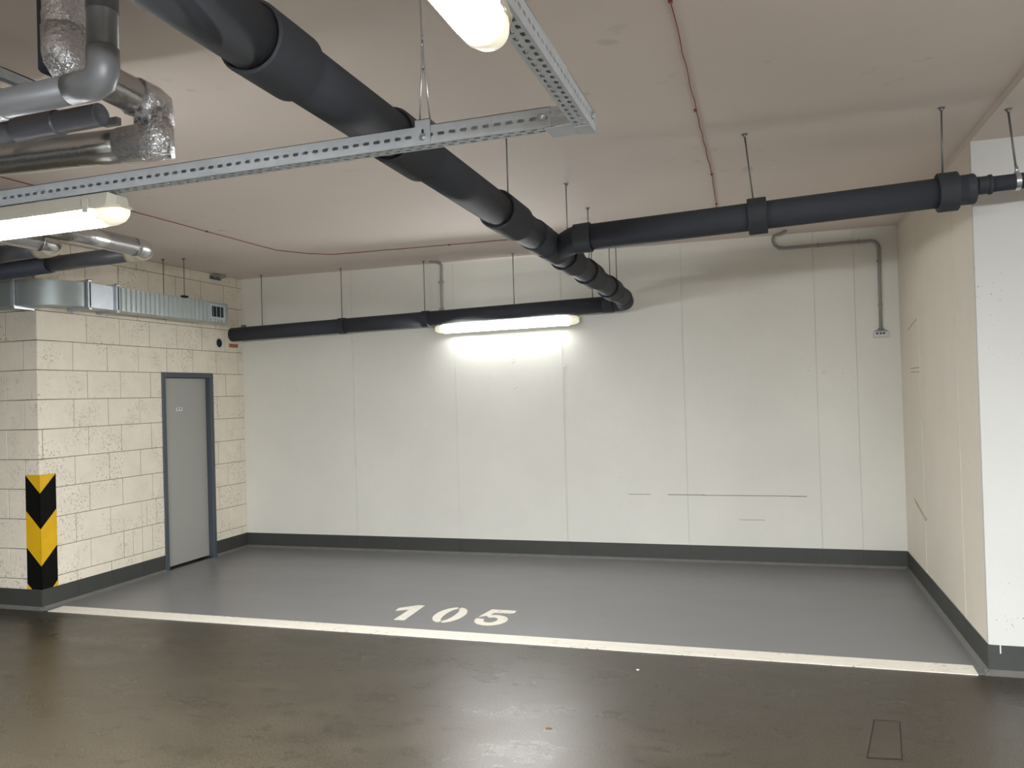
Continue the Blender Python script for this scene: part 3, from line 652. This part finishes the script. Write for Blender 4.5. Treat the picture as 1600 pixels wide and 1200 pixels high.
rod(du, -5.418, 6.565, H, dz1 - .01, r=.004)
MB().box(-5.435, -5.400, 6.53, 6.60, dz1 - .002, dz1 + .016).build('rod_bracket', M['dark'], du)

# ================================================================ SMALL THINGS ON THE WALLS
vt = empty('wall_vent', (XL, 7.563, 2.346), 'small round black vent hole with a white rim above the door', 'vent')
MB().lathe((XL + .001, 7.563, 2.346), (1, 0, 0), [(0, .068), (.006, .066), (.006, .050), (-.0, .049)], 24).build('vent_rim', M['white'], vt)
MB().lathe((XL + .0005, 7.563, 2.346), (1, 0, 0), [(0, .050), (.0022, .050), (.0022, 0)], 24).build('vent_opening', M['dark'], vt)
vb = MB()
for k in (-1, 0, 1): vb.box(XL + .002, XL + .005, 7.563 + k * .022 - .002, 7.563 + k * .022 + .002, 2.346 - .042, 2.346 + .042)
vb.build('vent_bar', M['navy'], vt)
lb = empty('wall_label', (XL, 7.81, 2.33), 'small orange brown label under the end of the wall pipe', 'label')
MB().box(XL + .0015, XL + .006, 7.735, 7.895, 2.306, 2.348).build('label_plate', M['orange'], lb)
lm = MB()
for y, z in ((7.76, 2.332), (7.80, 2.318), (7.85, 2.328)): lm.box(XL + .006, XL + .0068, y, y + .03, z, z + .007)
lm.build('label_mark', M['groove'], lb)

def conduit(name, pts, r, loc, label):
    t = empty(name, loc, label, 'conduit'); return t, MB().tube(pts, r, 12).build('conduit_tube', M['conduit'], t)
yc_ = D - .016
hook = [(.215, 7.745, H - .014), (.175, 7.86, H - .016)] + [(.118, D - .03, 3.105), (.105, yc_, 3.075), (.108, yc_, 3.045), (.125, yc_, 3.010), (.155, yc_, 2.985), (.20, yc_, 2.978)] + [(.55, yc_, 2.980)] + \
    [(p.x, yc_, p.z) for p in arc((1.016, 0, 2.984), (-1, 0, 0), (0, 0, -1), .075, 7)] + [(1.012, yc_, 2.55), (1.010, yc_, 2.165)]
cd1, _ = conduit('wall_conduit', hook, .0145, (1.01, D, 2.2), 'grey hooked conduit high on the back wall at the right')
for x, z in ((.5, 2.98), (.85, 2.983)): MB().box(x - .008, x + .008, D - .034, D, z - .018, z + .018).build('conduit_clip', M['conduit'], cd1)
for z in (2.8, 2.4): MB().box(.994, 1.030, D - .034, D, z - .008, z + .008).build('conduit_clip', M['conduit'], cd1)
bx = empty('junction_connector', (1.01, D, 2.12), 'small frosted cable connector at the lower end of the hooked conduit', 'connector')
MB().box(.945, 1.075, D - .045, D, 2.100, 2.152, .006).build('connector_body', M['clear'], bx)
tb = MB()
for x in (.965, .995, 1.022): tb.box(x, x + .018, D - .048, D - .044, 2.128, 2.142)
tb.build('terminal', M['dark'], bx)
MB().box(.955, 1.065, D - .040, D - .006, 2.150, 2.162, .003).build('connector_cap', M['conduit'], bx)
cw = MB(); cw.tube([(1.004, yc_, 2.19), (.985, yc_, 2.170), (.965, yc_ - .005, 2.150)], .005, 6); cw.tube([(1.014, yc_, 2.19), (1.035, yc_, 2.170), (1.055, yc_ - .005, 2.152)], .005, 6)
cw.build('cable_tail', M['conduit'], bx)
cd2, _ = conduit('drop_conduit', [(-3.33, 7.80, H - .012), (-3.283, 7.86, H - .012), (-3.272, D - .05, H - .014), (-3.270, yc_, H - .035), (-3.275, yc_, 2.9), (-3.280, yc_, 2.46)], .0135, (-3.28, D, 2.46), 'grey conduit dropping from the ceiling to the wall lamp')
for z in (2.607, 2.9): MB().box(-3.303, -3.253, D - .034, D, z - .010, z + .010).build('conduit_clip', M['conduit'], cd2)

# red cable clipped under the ceiling: one loop
rc = empty('red_cable', (-2.4, 7.0, H), 'thin red cable clipped under the ceiling', 'cable')
zc_ = H - .005
way = [(-.272, 1.8), (-.29, 2.984), (-.297, 4.2), (-.30, 5.0), (-.30, 5.5), (-.322, 6.4), (-.35, 6.9), (-.60, 7.05), (-1.4, 7.06), (-2.371, 7.051), (-3.2, 7.03), (-4.017, 7.004), (-4.20, 6.86), (-4.37, 6.556), (-4.385, 5.6), (-4.398, 4.63), (-4.435, 3.753), (-4.45, 2.6)]
pts = []
for (a, b) in zip(way[:-1], way[1:]):
    n = max(2, int(math.dist(a, b) / .12))
    for k in range(n):
        t = k / n; pts.append((a[0] + (b[0] - a[0]) * t + random.uniform(-.003, .003), a[1] + (b[1] - a[1]) * t + random.uniform(-.005, .005), zc_))
pts.append(way[-1] + (zc_,))
MB().tube(pts, .0033, 6).build('cable_run', M['red'], rc)
for x, y in [(-.29, 2.98), (-.30, 4.2), (-.30, 5.5), (-.322, 6.4), (-1.4, 7.06), (-2.8, 7.04), (-4.385, 5.6)]: MB().box(x - .008, x + .008, y - .008, y + .008, zc_ - .006, H).build('cable_clip', M['red'], rc)

cs = empty('cable_stub', (-5.75, 7.52, H), 'tuft of grey cable ends sticking out at the top of the block wall', 'cable')
mb = MB(); rnd = random.Random(5)
for k in range(9):
    y = 7.44 + k * .018; mb.tube([(XL + .002, y, 3.060 + rnd.uniform(-.01, .012)), (XL + .05, y + rnd.uniform(-.03, .03), 3.07 + rnd.uniform(-.01, .02)), (XL + .09, y + rnd.uniform(-.05, .06), 3.085 + rnd.uniform(-.02, .015))], .006, 5)
mb.build('cable_ends', M['conduit'], cs); MB().box(XL + .001, XL + .02, 7.43, 7.60, 3.045, 3.085).build('cable_seal', M['rod'], cs)

# ================================================================ LITTER ON THE AISLE FLOOR
def scrap(name, x, y, s, m_, label, cat, n=7, sd=1):
    rnd = random.Random(sd); p = [(x + s * rnd.uniform(.6, 1.1) * math.cos(2 * math.pi * k / n), y + s * .6 * rnd.uniform(.6, 1.1) * math.sin(2 * math.pi * k / n)) for k in range(n)]
    prop(MB().poly(p, .0, .004).build(name, m_), label, cat)
scrap('dry_leaf', -1.095, 3.91, .018, M['leaf'], 'tiny brown dry leaf on the aisle floor near the bottom edge', 'leaf', sd=2)
scrap('paper_scrap', -.79, 4.85, .014, M['white'], 'tiny white paper scrap on the aisle floor below the white line', 'scrap', 6, 3)
